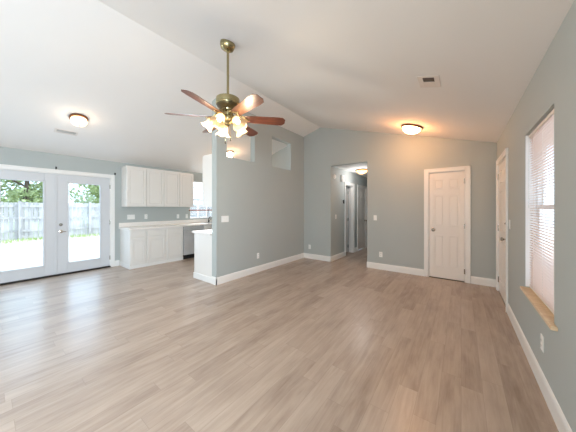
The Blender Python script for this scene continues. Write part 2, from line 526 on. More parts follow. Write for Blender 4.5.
# ------------------------------------------------------------------ doors (local: x across, -y into the room, z up)
def casing(parent, w, h, cw=0.075, m=TRIM, stop=True):
    """door casing round an opening of width w centred on x=0"""
    bm = B()
    for s in (-1, 1):
        x0, x1 = sorted((s * w / 2, s * (w / 2 + cw)))
        box(bm, x0, x1, -0.018, 0, 0, h + cw, 0.004)
        xx0, xx1 = sorted((s * (w / 2 + cw - 0.02), s * (w / 2 + cw)))
        box(bm, xx0, xx1, -0.024, -0.016, 0, h + cw, 0.003)
    box(bm, -w / 2, w / 2, -0.018, 0, h, h + cw, 0.004)
    box(bm, -w / 2 - cw, w / 2 + cw, -0.024, -0.016, h + cw - 0.02, h + cw, 0.003)
    # jambs and stop
    for s in (-1, 1):
        x0, x1 = sorted((s * (w / 2 - 0.012), s * w / 2))
        box(bm, x0, x1, 0, TH, 0, h)
    box(bm, -w / 2, w / 2, 0, TH, h - 0.012, h)
    if stop:
        for s in (-1, 1):
            x0, x1 = sorted((s * (w / 2 - 0.012), s * (w / 2 - 0.028)))
            box(bm, x0, x1, 0.046, 0.075, 0, h - 0.012)
        box(bm, -w / 2 + 0.012, w / 2 - 0.012, 0.046, 0.075, h - 0.028, h - 0.012)
    return obj('casing', bm, m, parent)

def panel_leaf(w, h, t=0.035):
    """six-panel door leaf, x 0..w, y 0..t, z 0..h"""
    bm = B()
    st = 0.105 * w / 0.75 if w < 0.75 else 0.11
    mid = st * 0.9
    rails = [0.0, 0.21, 0.83, 1.00, 1.60, 1.71, h - 0.115, h]
    rails = [z * h / 2.03 if i not in (6, 7) else z for i, z in enumerate(rails)]
    xs = [(st, (w - mid) / 2), ((w + mid) / 2, w - st)]
    box(bm, 0, w, 0.009, t - 0.009, 0, h)
    for y0, y1 in ((0, 0.010), (t - 0.010, t)):
        box(bm, 0, st, y0, y1, 0, h, 0.003); box(bm, w - st, w, y0, y1, 0, h, 0.003)
        for a, b in ((0, 1), (2, 3), (4, 5), (6, 7)):
            box(bm, st - 0.002, w - st + 0.002, y0 + 0.0002 if y0 == 0 else y0, y1 - 0.0002 if y0 else y1, rails[a], rails[b], 0.002)
        for a, b in ((1, 2), (3, 4), (5, 6)):
            box(bm, (w - mid) / 2, (w + mid) / 2, y0 + 0.0004 if y0 == 0 else y0, y1 - 0.0004 if y0 else y1, rails[a] - 0.003, rails[b] + 0.003)
            for xa_, xb_ in xs:
                box(bm, xa_ + 0.022, xb_ - 0.022, y0 + 0.0015 if y0 == 0 else y0, y1 if y0 == 0 else y1 - 0.0015, rails[a] + 0.022, rails[b] - 0.022, 0.006)
    return bm

def knob(parent, x, z, y=0.0, m=NICKEL):
    bm = B()
    R = Matrix.Translation((x, y, z)) @ Matrix.Rotation(PI / 2, 4, 'X')
    lathe(bm, [(0.032, 0.0), (0.032, 0.005), (0.026, 0.010), (0.011, 0.012), (0.010, 0.032), (0.020, 0.038), (0.028, 0.048), (0.028, 0.058), (0.018, 0.066), (0, 0.068)], 20, R)
    return obj('door_knob', bm, m, parent, True)

def hinges(parent, x, h, y=-0.002, zs=None):
    for z in zs or (0.18, h / 2, h - 0.18):
        bm = B()
        tube(bm, [(x, y - 0.006, z - 0.045), (x, y - 0.006, z + 0.045)], 0.006, 8)
        box(bm, x - 0.012, x + 0.012, y - 0.004, y + 0.004, z - 0.045, z + 0.045)
        obj('hinge', bm, NICKEL, parent)

def plain_door(name, label, loc, rotz, w, h, handle, mt=DOOR, bolt=False, gap=0.014, open_ang=0.0, yoff=0.006):
    r = thing(name, label, 'door', loc, (0, 0, rotz), kind='structure')
    casing(r, w, h)
    lw, lh = w - 0.03, h - 0.016 - gap
    lf = obj('leaf', panel_leaf(lw, lh), mt, r, loc=(-w / 2 + 0.015, yoff, gap))
    hx = lw - 0.065 if handle == 'right' else 0.065
    knob(lf, hx, 0.93 - gap)
    if bolt:
        bm = B()
        lathe(bm, [(0.028, 0), (0.028, 0.008), (0.022, 0.014), (0.009, 0.016), (0.009, 0.026), (0, 0.026)], 18, Matrix.Translation((hx, 0, 1.13)) @ Matrix.Rotation(PI / 2, 4, 'X'))
        obj('deadbolt', bm, NICKEL, lf, True)
    hinges(lf, lw + 0.006 if handle == 'left' else -0.006, lh)
    return r, lf

d_closet, _ = plain_door('door_1', 'narrow white six-panel closet door on the far wall', ((CD[0] + CD[1]) / 2, YB, 0), 0, CD[1] - CD[0], CD[3], 'left')
bm = B(); box(bm, -0.28, 0.28, 0.0, 0.10, 0.0, 0.006)
obj('threshold', bm, DARKM, d_closet)
d_entry, _ = plain_door('door_2', 'white six-panel entry door on the right wall near the corner', (XR, (ED[0] + ED[1]) / 2, 0), -PI / 2, ED[1] - ED[0], ED[3], 'right', bolt=True)
bm = B(); box(bm, -0.455, 0.455, 0.0, TH, 0.0, 0.012, 0.003)
obj('threshold', bm, NICKEL, d_entry)
d_h1, lf1 = plain_door('door_3', 'white door standing open at the first hallway doorway', (XH0, (H1[0] + H1[1]) / 2, 0), PI / 2, H1[1] - H1[0], H1[3], 'left')
lf1.rotation_euler = (0, 0, math.radians(-92))
lf1.location = (H1[1] / 2 - H1[0] / 2 - 0.05, TH + 0.01 + 0.53, 0.014)
lf1.rotation_euler = (0, 0, -PI / 2)
plain_door('door_4', 'closed white six-panel door further down the hallway', (XH0, (H2[0] + H2[1]) / 2, 0), PI / 2, H2[1] - H2[0], H2[3], 'right')

# glazed double door
fd = thing('door_5', 'white glazed double doors looking out on the patio', 'door', (XL, (FD[0] + FD[1]) / 2, 0), (0, 0, PI / 2), kind='structure')
FW, FH = FD[1] - FD[0], FD[3]
casing(fd, FW, FH, stop=False)
bm = B(); box(bm, -FW / 2, FW / 2, -0.01, TH, 0.0, 0.028, 0.004)
obj('threshold', bm, DARKM, fd)
LW = FW / 2 - 0.014
for s in (-1, 1):
    bm = B()
    z0, z1 = 0.034, FH - 0.016
    xa, xb = (-FW / 2 + 0.012, -0.002) if s < 0 else (0.002, FW / 2 - 0.012)
    ga, gb = xa + 0.165, xb - 0.165
    gz0, gz1 = 0.225, 1.875
    y0, y1 = 0.012, 0.056
    box(bm, xa, ga, y0, y1, z0, z1, 0.003); box(bm, gb, xb, y0, y1, z0, z1, 0.003)
    box(bm, ga, gb, y0, y1, z0, gz0); box(bm, ga, gb, y0, y1, gz1, z1)
    fr = 0.028
    for yy in (y0 - 0.008, y1 - 0.004):       # raised lite frame
        box(bm, ga - fr * 0.6, ga + fr * 0.5, yy, yy + 0.012, gz0 - 0.016, gz1 + 0.016, 0.004)
        box(bm, gb - fr * 0.5, gb + fr * 0.6, yy, yy + 0.012, gz0 - 0.016, gz1 + 0.016, 0.004)
        box(bm, ga, gb, yy, yy + 0.012, gz0 - 0.016, gz0 + 0.014, 0.004)
        box(bm, ga, gb, yy, yy + 0.012, gz1 - 0.014, gz1 + 0.016, 0.004)
    if s < 0:
        box(bm, xb - 0.02, xb + 0.018, y0 - 0.010, y0 - 0.001, z0, z1, 0.003)   # astragal
    lf = obj('leaf', bm, FDOOR, fd)
    bm = B(); box(bm, ga - 0.005, gb + 0.005, 0.031, 0.037, gz0 - 0.005, gz1 + 0.005)
    obj('glass_pane', bm, GLASS, lf)
    hinges(lf, s * (FW / 2 - 0.008), z1, 0.008, (0.22, 1.03, 1.84))
    if s > 0:
        R = Matrix.Translation((xa + 0.062, y0, 1.02)) @ Matrix.Rotation(PI / 2, 4, 'X')
        bm = B(); lathe(bm, [(0.029, 0), (0.029, 0.010), (0.024, 0.015), (0, 0.016)], 18, R)
        box(bm, xa + 0.056, xa + 0.068, y0 - 0.032, y0 - 0.012, 1.003, 1.037, 0.003)
        obj('deadbolt', bm, NICKEL, lf, True)
        R = Matrix.Translation((xa + 0.062, y0, 0.88)) @ Matrix.Rotation(PI / 2, 4, 'X')
        bm = B(); lathe(bm, [(0.030, 0), (0.030, 0.007), (0.012, 0.012), (0.011, 0.05), (0, 0.05)], 18, R)
        tube(bm, [(xa + 0.062, y0 - 0.045, 0.88), (xa + 0.09, y0 - 0.05, 0.882), (xa + 0.135, y0 - 0.046, 0.878)], [0.010, 0.009, 0.007], 8)
        obj('lever_handle', bm, NICKEL, lf, True)

# ------------------------------------------------------------------ windows
def sash(bm, x0, x1, z0, z1, y0, y1, w=0.035):
    box(bm, x0, x0 + w, y0, y1, z0, z1, 0.003); box(bm, x1 - w, x1, y0, y1, z0, z1, 0.003)
    box(bm, x0 + w, x1 - w, y0, y1, z0, z0 + w, 0.003); box(bm, x0 + w, x1 - w, y0, y1, z1 - w, z1, 0.003)

w1 = thing('window_1', 'white single-hung window in the right wall behind the blind', 'window', (XR, (RW[0] + RW[1]) / 2, 0), (0, 0, -PI / 2), kind='structure')
hw = (RW[1] - RW[0]) / 2
bm = B(); sash(bm, -hw, hw, RW[2], RW[3], 0.075, TH, 0.03); obj('frame', bm, VINYL, w1)
zm = 1.36
bm = B(); sash(bm, -hw + 0.03, hw - 0.03, zm - 0.02, RW[3] - 0.03, 0.105, 0.125); up = obj('upper_sash', bm, VINYL, w1)
bm = B(); box(bm, -hw + 0.06, hw - 0.06, 0.112, 0.117, zm + 0.01, RW[3] - 0.06); obj('glass_pane', bm, GLASS, up)
bm = B(); sash(bm, -hw + 0.03, hw - 0.03, RW[2] + 0.03, zm + 0.02, 0.08, 0.103); lo = obj('lower_sash', bm, VINYL, w1)
bm = B(); box(bm, -hw + 0.06, hw - 0.06, 0.089, 0.094, RW[2] + 0.06, zm - 0.01); obj('glass_pane', bm, GLASS, lo)
bm = B()
box(bm, -hw - 0.012, hw + 0.085, -0.034, -0.0005, RW[2] - 0.022, RW[2] + 0.004, 0.007, 2)
box(bm, -hw + 0.001, hw - 0.001, -0.002, 0.030, RW[2] - 0.020, RW[2] + 0.003)
box(bm, -hw + 0.001, hw - 0.001, 0.032, 0.078, RW[2] - 0.020, RW[2] + 0.010, 0.002)
obj('stool', bm, PINE, w1)['label'] = 'bare pine window stool'

bm = B()
for s_ in (-1, 1): box(bm, s_ * hw - 0.004, s_ * hw + 0.004, 0.003, 0.076, RW[2] + 0.011, RW[3] - 0.0005, 0.001)
obj('jamb_bright_strip', bm, VINYL, w1)  # white strips added so the window's sides look brightly lit

w2 = thing('window_2', 'white gridded kitchen window over the sink', 'window', (XL, (KW[0] + KW[1]) / 2, 0), (0, 0, PI / 2), kind='structure')
hk = (KW[1] - KW[0]) / 2
bm = B(); sash(bm, -hk, hk, KW[2], KW[3], 0.05, 0.12, 0.035)
box(bm, -hk, hk, 0.055, 0.10, 1.58, 1.625, 0.003)
obj('frame', bm, VINYL, w2)
bm = B()
for k in range(1, 4):
    x = -hk + k * 2 * hk / 4
    box(bm, x - 0.009, x + 0.009, 0.066, 0.09, KW[2] + 0.03, KW[3] - 0.03)
for z in (1.22, 1.41, 1.80, 1.98):
    box(bm, -hk + 0.03, hk - 0.03, 0.067, 0.089, z - 0.009, z + 0.009)
obj('muntins', bm, VINYL, w2)
bm = B(); box(bm, -hk + 0.02, hk - 0.02, 0.076, 0.081, KW[2] + 0.02, KW[3] - 0.02); obj('glass_pane', bm, GLASS, w2)
rod = thing('cafe_rod', 'thin reddish-brown rod across the kitchen window', 'curtain rod', (XL, (KW[0] + KW[1]) / 2, 1.29), (0, 0, PI / 2))
bm = B(); tube(bm, [(-hk - 0.04, -0.035, 0), (hk + 0.04, -0.035, 0)], 0.019, 10); obj('rod', bm, RODW, rod, True)
for s in (-1, 1):
    bm = B(); box(bm, s * (hk + 0.03) - 0.012, s * (hk + 0.03) + 0.012, -0.04, 0.0, -0.02, 0.02, 0.003); obj('bracket', bm, RODW, rod)

# unseen windows added behind the viewer for fill light: plain frames
for n, (a, b) in enumerate(((-2.25, 0.05),)):
    w = thing('window_3', 'wide white unseen window added in the rear wall for fill light', 'window', ((a + b) / 2, YF, 0), (0, 0, PI), kind='structure')
    hh = (b - a) / 2
    bm = B(); sash(bm, -hh, hh, 0.6, 2.3, 0.05, 0.11, 0.04); box(bm, -0.03, 0.03, 0.05, 0.11, 0.64, 2.26); obj('frame', bm, VINYL, w)

w = thing('window_4', 'white unseen window added in the left wall for fill light', 'window', (XL, (LWN[0] + LWN[1]) / 2, 0), (0, 0, PI / 2), kind='structure')
hh = (LWN[1] - LWN[0]) / 2
bm = B(); sash(bm, -hh, hh, LWN[2], LWN[3], 0.05, 0.11, 0.04); box(bm, -0.03, 0.03, 0.05, 0.11, LWN[2] + 0.04, LWN[3] - 0.04); obj('frame', bm, VINYL, w)
w = thing('window_5', 'white unseen window added in the right wall for fill light', 'window', (XR, (SW[0] + SW[1]) / 2, 0), (0, 0, -PI / 2), kind='structure')
hh = (SW[1] - SW[0]) / 2
bm = B(); sash(bm, -hh, hh, SW[2], SW[3], 0.05, 0.11, 0.04); box(bm, -0.03, 0.03, 0.05, 0.11, SW[2] + 0.04, SW[3] - 0.04); obj('frame', bm, VINYL, w)

# mini blind in the right window
bl = thing('window_blind', 'white horizontal mini blind lowered in the side window', 'blind', (XR, (RW[0] + RW[1]) / 2, 0), (0, 0, -PI / 2))
bw = hw - 0.008
bm = B(); box(bm, -bw, bw, 0.022, 0.056, RW[3] - 0.030, RW[3] - 0.002, 0.003); obj('headrail', bm, SLAT, bl)
bm = B()
nsl = 60
zt, zb = RW[3] - 0.045, RW[2] + 0.036
for k in range(nsl):
    z = zb + (zt - zb) * k / (nsl - 1)
    prof = []
    for q in range(5):
        t = q / 4 - 0.5
        y = 0.038 + 0.025 * t
        zz = z + 0.0015 * t + 0.003 * (0.25 - t * t) * 4
        prof.append((y, zz))
    top_ = [[bm.verts.new((x, y, zz + 0.0004)) for y, zz in prof] for x in (-bw, bw)]
    bot_ = [[bm.verts.new((x, y, zz - 0.0004)) for y, zz in prof] for x in (-bw, bw)]
    for q in range(4):
        bm.faces.new([top_[0][q], top_[0][q + 1], top_[1][q + 1], top_[1][q]])
        bm.faces.new([bot_[0][q], bot_[0][q + 1], bot_[1][q + 1], bot_[1][q]])
    for e in (0, 4):
        bm.faces.new([top_[0][e], top_[1][e], bot_[1][e], bot_[0][e]])
    for e in (0, 1):
        bm.faces.new(top_[e] + bot_[e][::-1])
obj('slats', bm, SLATS, bl)
bm = B(); box(bm, -bw, bw, 0.027, 0.049, RW[2] + 0.012, RW[2] + 0.024, 0.003); obj('bottom_rail', bm, SLAT, bl)
for x in (-0.28, 0.0, 0.28):
    bm = B(); tube(bm, [(x, 0.030, RW[2] + 0.02), (x, 0.030, RW[3] - 0.03)], 0.0012, 6); obj('ladder_cord', bm, SLAT, bl)
bm = B(); tube(bm, [(-bw + 0.05, 0.016, RW[3] - 0.03), (-bw + 0.05, 0.014, 1.35)], 0.004, 6)
obj('tilt_wand', bm, GLASS, bl)

# ------------------------------------------------------------------ kitchen
def shaker(bm, x0, x1, z0, z1, y=0.0, t=0.024, r=0.055):
    """recessed-panel cabinet front standing proud of y (towards -y)"""
    box(bm, x0 + 0.01, x1 - 0.01, y - t * 0.35, y, z0 + 0.01, z1 - 0.01)
    box(bm, x0, x0 + r, y - t, y, z0, z1, 0.003); box(bm, x1 - r, x1, y - t, y, z0, z1, 0.003)
    box(bm, x0 + r - 0.003, x1 - r + 0.003, y - t, y, z0, z0 + r, 0.003); box(bm, x0 + r - 0.003, x1 - r + 0.003, y - t, y, z1 - r, z1, 0.003)
    box(bm, x0 + r + 0.012, x1 - r - 0.012, y - t * 0.75, y - t * 0.3, z0 + r + 0.012, z1 - r - 0.012, 0.005)

def upper_cabinet(label, loc, rotz, w, h, d, doors, group=None):
    r = thing('upper_cabinet', label, 'cabinet', loc, (0, 0, rotz), group)
    bm = B(); box(bm, 0, w, -d, -0.001, 0, h, 0.003)
    obj('body', bm, CABI, r)
    dw = w / doors
    for k in range(doors):
        bm = B(); shaker(bm, k * dw + 0.006, (k + 1) * dw - 0.006, 0.012, h - 0.03, -d)
        obj('door', bm, CABI, r)
    return r
UZ0, UH = 1.385, 0.945
upper_cabinet('white two-door wall cabinet nearest the glazed doors', (XL, 1.985, UZ0), PI / 2, 0.825, UH, 0.31, 2)
upper_cabinet('white two-door wall cabinet next to the kitchen window', (XL, 2.812, UZ0), PI / 2, 0.825, UH, 0.31, 2)

def base_cabinet(label, loc, rotz, w, d, h=0.868, end=None, drawers=1, doors=1, open_top=False):
    r = thing('base_cabinet', label, 'cabinet', loc, (0, 0, rotz))
    bm = B()
    if open_top:
        for a, b, c, e_, f_, g_ in ((0, 0.018, -d, -0.001, 0, h), (w - 0.018, w, -d, -0.001, 0, h), (0.018, w - 0.018, -d, -d + 0.018, 0, h), (0.018, w - 0.018, -0.019, -0.001, 0, h), (0.018, w - 0.018, -d + 0.018, -0.019, 0.08, 0.10)):
            box(bm, a, b, c, e_, f_, g_)
    else: box(bm, 0, w, -d, -0.001, 0, h, 0.002)
    obj('body', bm, CABI, r)
    k_ = B(); box(k_, 0.0, w, -d - 0.010, -d - 0.0003, 0, 0.075, 0.004)
    if end == 'left':
        box(k_, -0.010, -0.0003, -d - 0.010, -0.02, 0, 0.105, 0.004)
    obj('base_moulding', k_, TRIM, r)
    n = max(doors, 1)
    for q in range(doors):
        bm = B(); shaker(bm, 0.016 + q * (w / n), (q + 1) * (w / n) - 0.016, 0.10, 0.675, -d)
        obj('door', bm, CABI, r)
    for q in range(drawers):
        bm = B(); box(bm, 0.016 + q * (w / drawers), (q + 1) * (w / drawers) - 0.016, -d - 0.02, -d, 0.70, 0.838, 0.006)
        obj('drawer', bm, CABI, r)
    return r
BD = 0.60
base_cabinet('white one-door base cabinet at the end by the glazed doors', (XL, 1.958, 0), PI / 2, 0.335, BD, end='left')
base_cabinet('white one-door base cabinet second from the glazed doors', (XL, 2.295, 0), PI / 2, 0.445, BD)
base_cabinet('white one-door base cabinet beside the dishwasher', (XL, 2.742, 0), PI / 2, 0.430, BD)
base_cabinet('white two-door sink cabinet under the kitchen window', (XL, 3.785, 0), PI / 2, 0.94, BD, doors=2, open_top=True)
base_cabinet('white corner base cabinet against the far kitchen wall', (XL, 4.727, 0), PI / 2, 0.55, BD)

dwr = thing('dishwasher', 'stainless steel dishwasher built in under the counter', 'dishwasher', (XL, 3.176, 0), (0, 0, PI / 2))
bm = B(); box(bm, 0.002, 0.602, -0.57, -0.02, 0.0, 0.865); obj('tub', bm, DARKM, dwr)
bm = B(); box(bm, 0.006, 0.598, -0.625, -0.571, 0.115, 0.745, 0.006); obj('door', bm, STEEL, dwr)
bm = B(); box(bm, 0.006, 0.598, -0.622, -0.571, 0.75, 0.862, 0.006); obj('control_panel', bm, STEEL, dwr)
bm = B(); tube(bm, [(0.06, -0.625, 0.70), (0.06, -0.66, 0.70), (0.54, -0.66, 0.70), (0.54, -0.625, 0.70)], 0.010, 10); obj('handle', bm, STEEL, dwr, True)
bm = B(); box(bm, 0.006, 0.598, -0.59, -0.571, 0.0, 0.108, 0.002); obj('kick_plate', bm, BLACK, dwr)

# counter with sink cut-out
SX0, SX1, SY0, SY1 = XL + 0.12, XL + 0.50, 3.98, 4.60
ct = thing('countertop', 'speckled off-white counter along the kitchen window wall', 'countertop', (0, 0, 0))
bm = B()
z0, z1 = 0.869, 0.907
for a, b, c, d in ((XL + 0.001, XL + 0.638, 1.932, SY0), (XL + 0.001, XL + 0.638, SY1, 5.285), (XL + 0.001, SX0, SY0, SY1), (SX1, XL + 0.638, SY0, SY1)):
    box(bm, a, b, c, d, z0, z1)
obj('slab', bm, CTOP, ct)
bm = B(); box(bm, XL + 0.001, XL + 0.021, 1.932, 5.285, z1 + 0.0005, z1 + 0.100, 0.004)
obj('backsplash_lip', bm, CTOP, ct)
sk = thing('kitchen_sink', 'stainless drop-in sink set in the counter under the window', 'sink', ((SX0 + SX1) / 2, (SY0 + SY1) / 2, z1))
bm = B()
a, b = (SX1 - SX0) / 2, (SY1 - SY0) / 2
for (x0, x1, y0, y1) in ((-a - 0.015, -a + 0.02, -b - 0.015, b + 0.015), (a - 0.02, a + 0.015, -b - 0.015, b + 0.015), (-a + 0.02, a - 0.02, -b - 0.015, -b + 0.02), (-a + 0.02, a - 0.02, b - 0.02, b + 0.015)):
    box(bm, x0, x1, y0, y1, 0.001, 0.006)
obj('rim', bm, STEEL, sk)
bm = B()
a, b = a - 0.012, b - 0.012
for (x0, x1, y0, y1) in ((-a, -a + 0.004, -b, b), (a - 0.004, a, -b, b), (-a, a, -b, -b + 0.004), (-a, a, b - 0.004, b)):
    box(bm, x0, x1, y0, y1, -0.17, 0.001)
box(bm, -a, a, -b, b, -0.174, -0.17)
obj('basin', bm, STEEL, sk)
fc = thing('kitchen_faucet', 'dark low-arc faucet standing behind the kitchen sink', 'faucet', (XL + 0.085, 4.29, z1))
bm = B(); lathe(bm, [(0.027, 0.0), (0.027, 0.01), (0.018, 0.02), (0.016, 0.07), (0, 0.07)], 16); obj('base', bm, DARKM, fc, True)
bm = B()
pp = [(0, 0, 0.06)] + [(0.10 - 0.10 * math.cos(t), 0, 0.10 + 0.075 * math.sin(t)) for t in [i * PI / 8 for i in range(0, 8)]] + [(0.20, 0, 0.085)]
tube(bm, pp, 0.011, 10); obj('spout', bm, DARKM, fc, True)
bm = B(); tube(bm, [(0, 0.015, 0.05), (0, 0.05, 0.075), (0.01, 0.085, 0.10)], [0.009, 0.007, 0.006], 8); obj('handle', bm, DARKM, fc, True)

# cabinets hung and standing on the kitchen side of the partition wall
upper_cabinet('white wall cabinet hung on the partition wall, seen end-on', (XM - TH, 3.40, 1.375), -PI / 2, 0.92, 0.955, 0.285, 2)
pc = thing('peninsula_cabinet', 'white base cabinet against the partition wall, seen end-on', 'cabinet', (XM - TH, 3.40, 0), (0, 0, -PI / 2))
bm = B(); box(bm, 0, 0.92, -0.575, -0.001, 0, 0.868, 0.003); obj('body', bm, CABI, pc)
for k in range(2):
    bm = B(); shaker(bm, k * 0.46 + 0.014, (k + 1) * 0.46 - 0.014, 0.10, 0.675, -0.575); obj('door', bm, CABI, pc)
    bm = B(); box(bm, k * 0.46 + 0.014, (k + 1) * 0.46 - 0.014, -0.595, -0.575, 0.70, 0.838, 0.006); obj('drawer', bm, CABI, pc)
bm = B(); box(bm, 0.9203, 0.934, -0.587, -0.001, 0, 0.11, 0.004); box(bm, 0.0, 0.9203, -0.587, -0.5753, 0, 0.08, 0.003); obj('base_moulding', bm, TRIM, pc)
bm = B(); box(bm, XM - TH - 0.625, XM - TH - 0.001, 2.452, 3.42, 0.869, 0.907, 0.006, 2)
tag(obj('peninsula_countertop', bm, CTOP), 'short white counter top on the end-on cabinet by the partition', 'countertop')

# ------------------------------------------------------------------ switches, outlets and small wall fittings
def wall_plate(name, label, cat, loc, rotz, kind, gangs=1, group=None):
    r = thing(name, label, cat, loc, (0, 0, rotz), group)
    w = 0.070 + 0.046 * (gangs - 1)
    bm = B(); box(bm, -w / 2, w / 2, -0.006, -0.0003, -0.058, 0.058, 0.002); obj('cover_plate', bm, PLATE, r)
    for g in range(gangs):
        x = (g - (gangs - 1) / 2) * 0.046
        if kind == 'outlet' or (kind == 'mixed' and g == 0):
            for s in (-1, 1):
                bm = B(); box(bm, x - 0.017, x + 0.017, -0.009, -0.005, s * 0.020 - 0.014, s * 0.020 + 0.014, 0.002); so = obj('socket', bm, PLATE, r)
                bm = B()
                for q in (-1, 1): box(bm, x + q * 0.0065 - 0.0012, x + q * 0.0065 + 0.0012, -0.0096, -0.0088, s * 0.020 - 0.002, s * 0.020 + 0.007)
                box(bm, x - 0.0022, x + 0.0022, -0.0096, -0.0088, s * 0.020 - 0.010, s * 0.020 - 0.006)
                obj('slots', bm, SLOT, so)
        else:
            bm = B(); box(bm, x - 0.0165, x + 0.0165, -0.010, -0.005, -0.033, 0.033, 0.003); obj('rocker', bm, PLATE, r)
    return r
wall_plate('wall_outlet', 'white outlet low on the right wall under the window', 'outlet', (XR, 2.513, 0.347), -PI / 2, 'outlet')
wall_plate('light_switch', 'white switch plate on the right wall beside the entry door', 'switch', (XR, 3.95, 1.15), -PI / 2, 'switch')
wall_plate('light_switch', 'white switch plate on the far wall right of the hallway opening', 'switch', (-1.537, YB, 1.136), 0, 'switch')
wall_plate('wall_outlet', 'white outlet low on the far wall right of the hallway opening', 'outlet', (-1.415, YB, 0.33), 0, 'outlet')
wall_plate('wall_outlet', 'white outlet low on the far wall left of the hallway opening', 'outlet', (-3.252, YB, 0.315), 0, 'outlet')
wall_plate('light_switch', 'white switch plate on the hallway wall before the first door', 'switch', (XH0, 5.578, 1.125), PI / 2, 'switch')
wall_plate('light_switch', 'wide white switch plate near the end of the partition wall', 'switch', (XM, 2.66, 1.155), PI / 2, 'switch', 3)
wall_plate('wall_outlet', 'white outlet low on the partition wall under the cutouts', 'outlet', (XM, 3.511, 0.345), PI / 2, 'outlet')
wall_plate('wall_outlet', 'wide white plate above the counter nearest the glazed doors', 'outlet', (XL, 2.185, 1.136), PI / 2, 'mixed', 3)
wall_plate('wall_outlet', 'single white outlet above the counter, second from the glazed doors', 'outlet', (XL, 2.516, 1.136), PI / 2, 'outlet')
wall_plate('wall_outlet', 'single white outlet above the dishwasher', 'outlet', (XL, 3.347, 1.118), PI / 2, 'outlet')
wall_plate('light_switch', 'white switch plate above the counter beside the kitchen window', 'switch', (XL, 3.61, 1.12), PI / 2, 'switch', 1)

sd = thing('smoke_detector', 'small round white detector high on the hallway wall', 'smoke detector', (XH0, 5.506, 2.17), (0, 0, PI / 2))
RX = Matrix.Rotation(PI / 2, 4, 'X')
bm = B(); lathe(bm, [(0.055, 0.0003), (0.055, 0.018), (0.048, 0.028), (0.030, 0.034), (0, 0.035)], 24, RX); obj('body', bm, PLATE, sd, True)
bm = B(); lathe(bm, [(0.060, 0.0003), (0.060, 0.007), (0.05, 0.008)], 24, RX); obj('mount_ring', bm, PLATE, sd, True)
ch = thing('door_chime', 'white rectangular chime box above the first hallway doorway', 'door chime', (XH0, 5.965, 2.165), (0, 0, PI / 2))
bm = B(); box(bm, -0.075, 0.075, -0.05, -0.0003, -0.09, 0.09, 0.008, 2); obj('cover', bm, PLATE, ch)
bm = B()
for k in range(5): box(bm, -0.05, 0.05, -0.052, -0.049, -0.06 + k * 0.03 - 0.003, -0.06 + k * 0.03 + 0.003)
obj('grille', bm, SLOT, ch)
th = thing('thermostat', 'small black thermostat on the hallway wall by the first door', 'thermostat', (XH0, 6.05, 1.53), (0, 0, PI / 2))
bm = B(); box(bm, -0.05, 0.05, -0.006, -0.0003, -0.065, 0.065, 0.003); obj('back_plate', bm, PLATE, th)
bm = B(); box(bm, -0.042, 0.042, -0.026, -0.0063, -0.055, 0.055, 0.006, 2); obj('body', bm, BLACK, th)

for lab, y, z in (('small black rod bracket above the meeting edge of the glazed doors', 0.885, 2.150), ('small black rod bracket above the right end of the glazed doors', 1.857, 2.145)):
    r = thing('rod_bracket', lab, 'bracket', (XL, y, z), (0, 0, PI / 2))
    bm = B(); box(bm, -0.012, 0.012, -0.004, -0.0003, -0.028, 0.028, 0.001); obj('back_plate', bm, BLACK, r)
    bm = B(); tube(bm, [(0, -0.003, -0.01), (0, -0.04, -0.012), (0, -0.055, 0.0), (0, -0.055, 0.018)], 0.006, 8); obj('hook', bm, BLACK, r, True)

# ------------------------------------------------------------------ ceiling fittings
AR = math.atan((ZG - ZR) / (XR - XG))          # pitch of the right slope
AL = -math.atan((ZG - ZL) / (XG - XL))

def dome_light(name, label, x, y, rot, R, glass, metal, z=None, finial=True, deep=1.0, watts=8, warm=(1.0, 0.72, 0.42)):
    r = thing(name, label, 'ceiling light', (x, y, roof(x) if z is None else z), rot)
    bm = B(); lathe(bm, [(R * 0.98, -0.0005), (R, -0.010), (R * 1.0, -0.026), (R * 0.93, -0.034), (R * 0.86, -0.030), (R * 0.86, -0.004)], 40); obj('ring', bm, metal, r, True)
    bm = B()
    prof = [(R * 0.86 * math.cos(t), -0.030 - R * 0.55 * deep * math.sin(t)) for t in [i * (PI / 2) / 9 for i in range(10)]]
    prof[-1] = (0.0, prof[-1][1])
    lathe(bm, prof, 40, cap=False); obj('glass_dome', bm, glass, r, True)
    zb = prof[-1][1]
    if finial:
        bm = B(); lathe(bm, [(0, zb + 0.002), (0.012, zb), (0.009, zb - 0.008), (0.012, zb - 0.014), (0.005, zb - 0.022), (0, zb - 0.023)], 16); obj('finial', bm, metal, r, True)
    lt = bpy.data.lights.new(name + '_bulb', 'POINT')
    lt.energy = watts; lt.color = warm; lt.shadow_soft_size = 0.09
    lo_ = bpy.data.objects.new('bulb_light', lt); COL.objects.link(lo_); lo_.parent = r
    lo_.location = (0, 0, zb - 0.11)
    return r
dome_light('flush_dome_light', 'lit frosted dome light with bronze ring above the closet door', -0.70, 4.62, (0, AR, 0), 0.175, DOME, BRONZE, watts=9, warm=(1.0, 0.36, 0.11))
dome_light('kitchen_dome_light', 'small lit globe light seen through the left high cutout', -5.0, 4.0, (0, AL, 0), 0.125, DOMEK, BRONZE, finial=False, deep=1.7, watts=5, warm=(1.0, 0.55, 0.28))
dome_light('hallway_dome_light', 'amber-lit dome light on the hallway ceiling', -2.2, 6.32, (0, 0, 0), 0.165, DOMEH, BRONZE, z=ZH, watts=8.5, warm=(0.96, 0.98, 1.0))

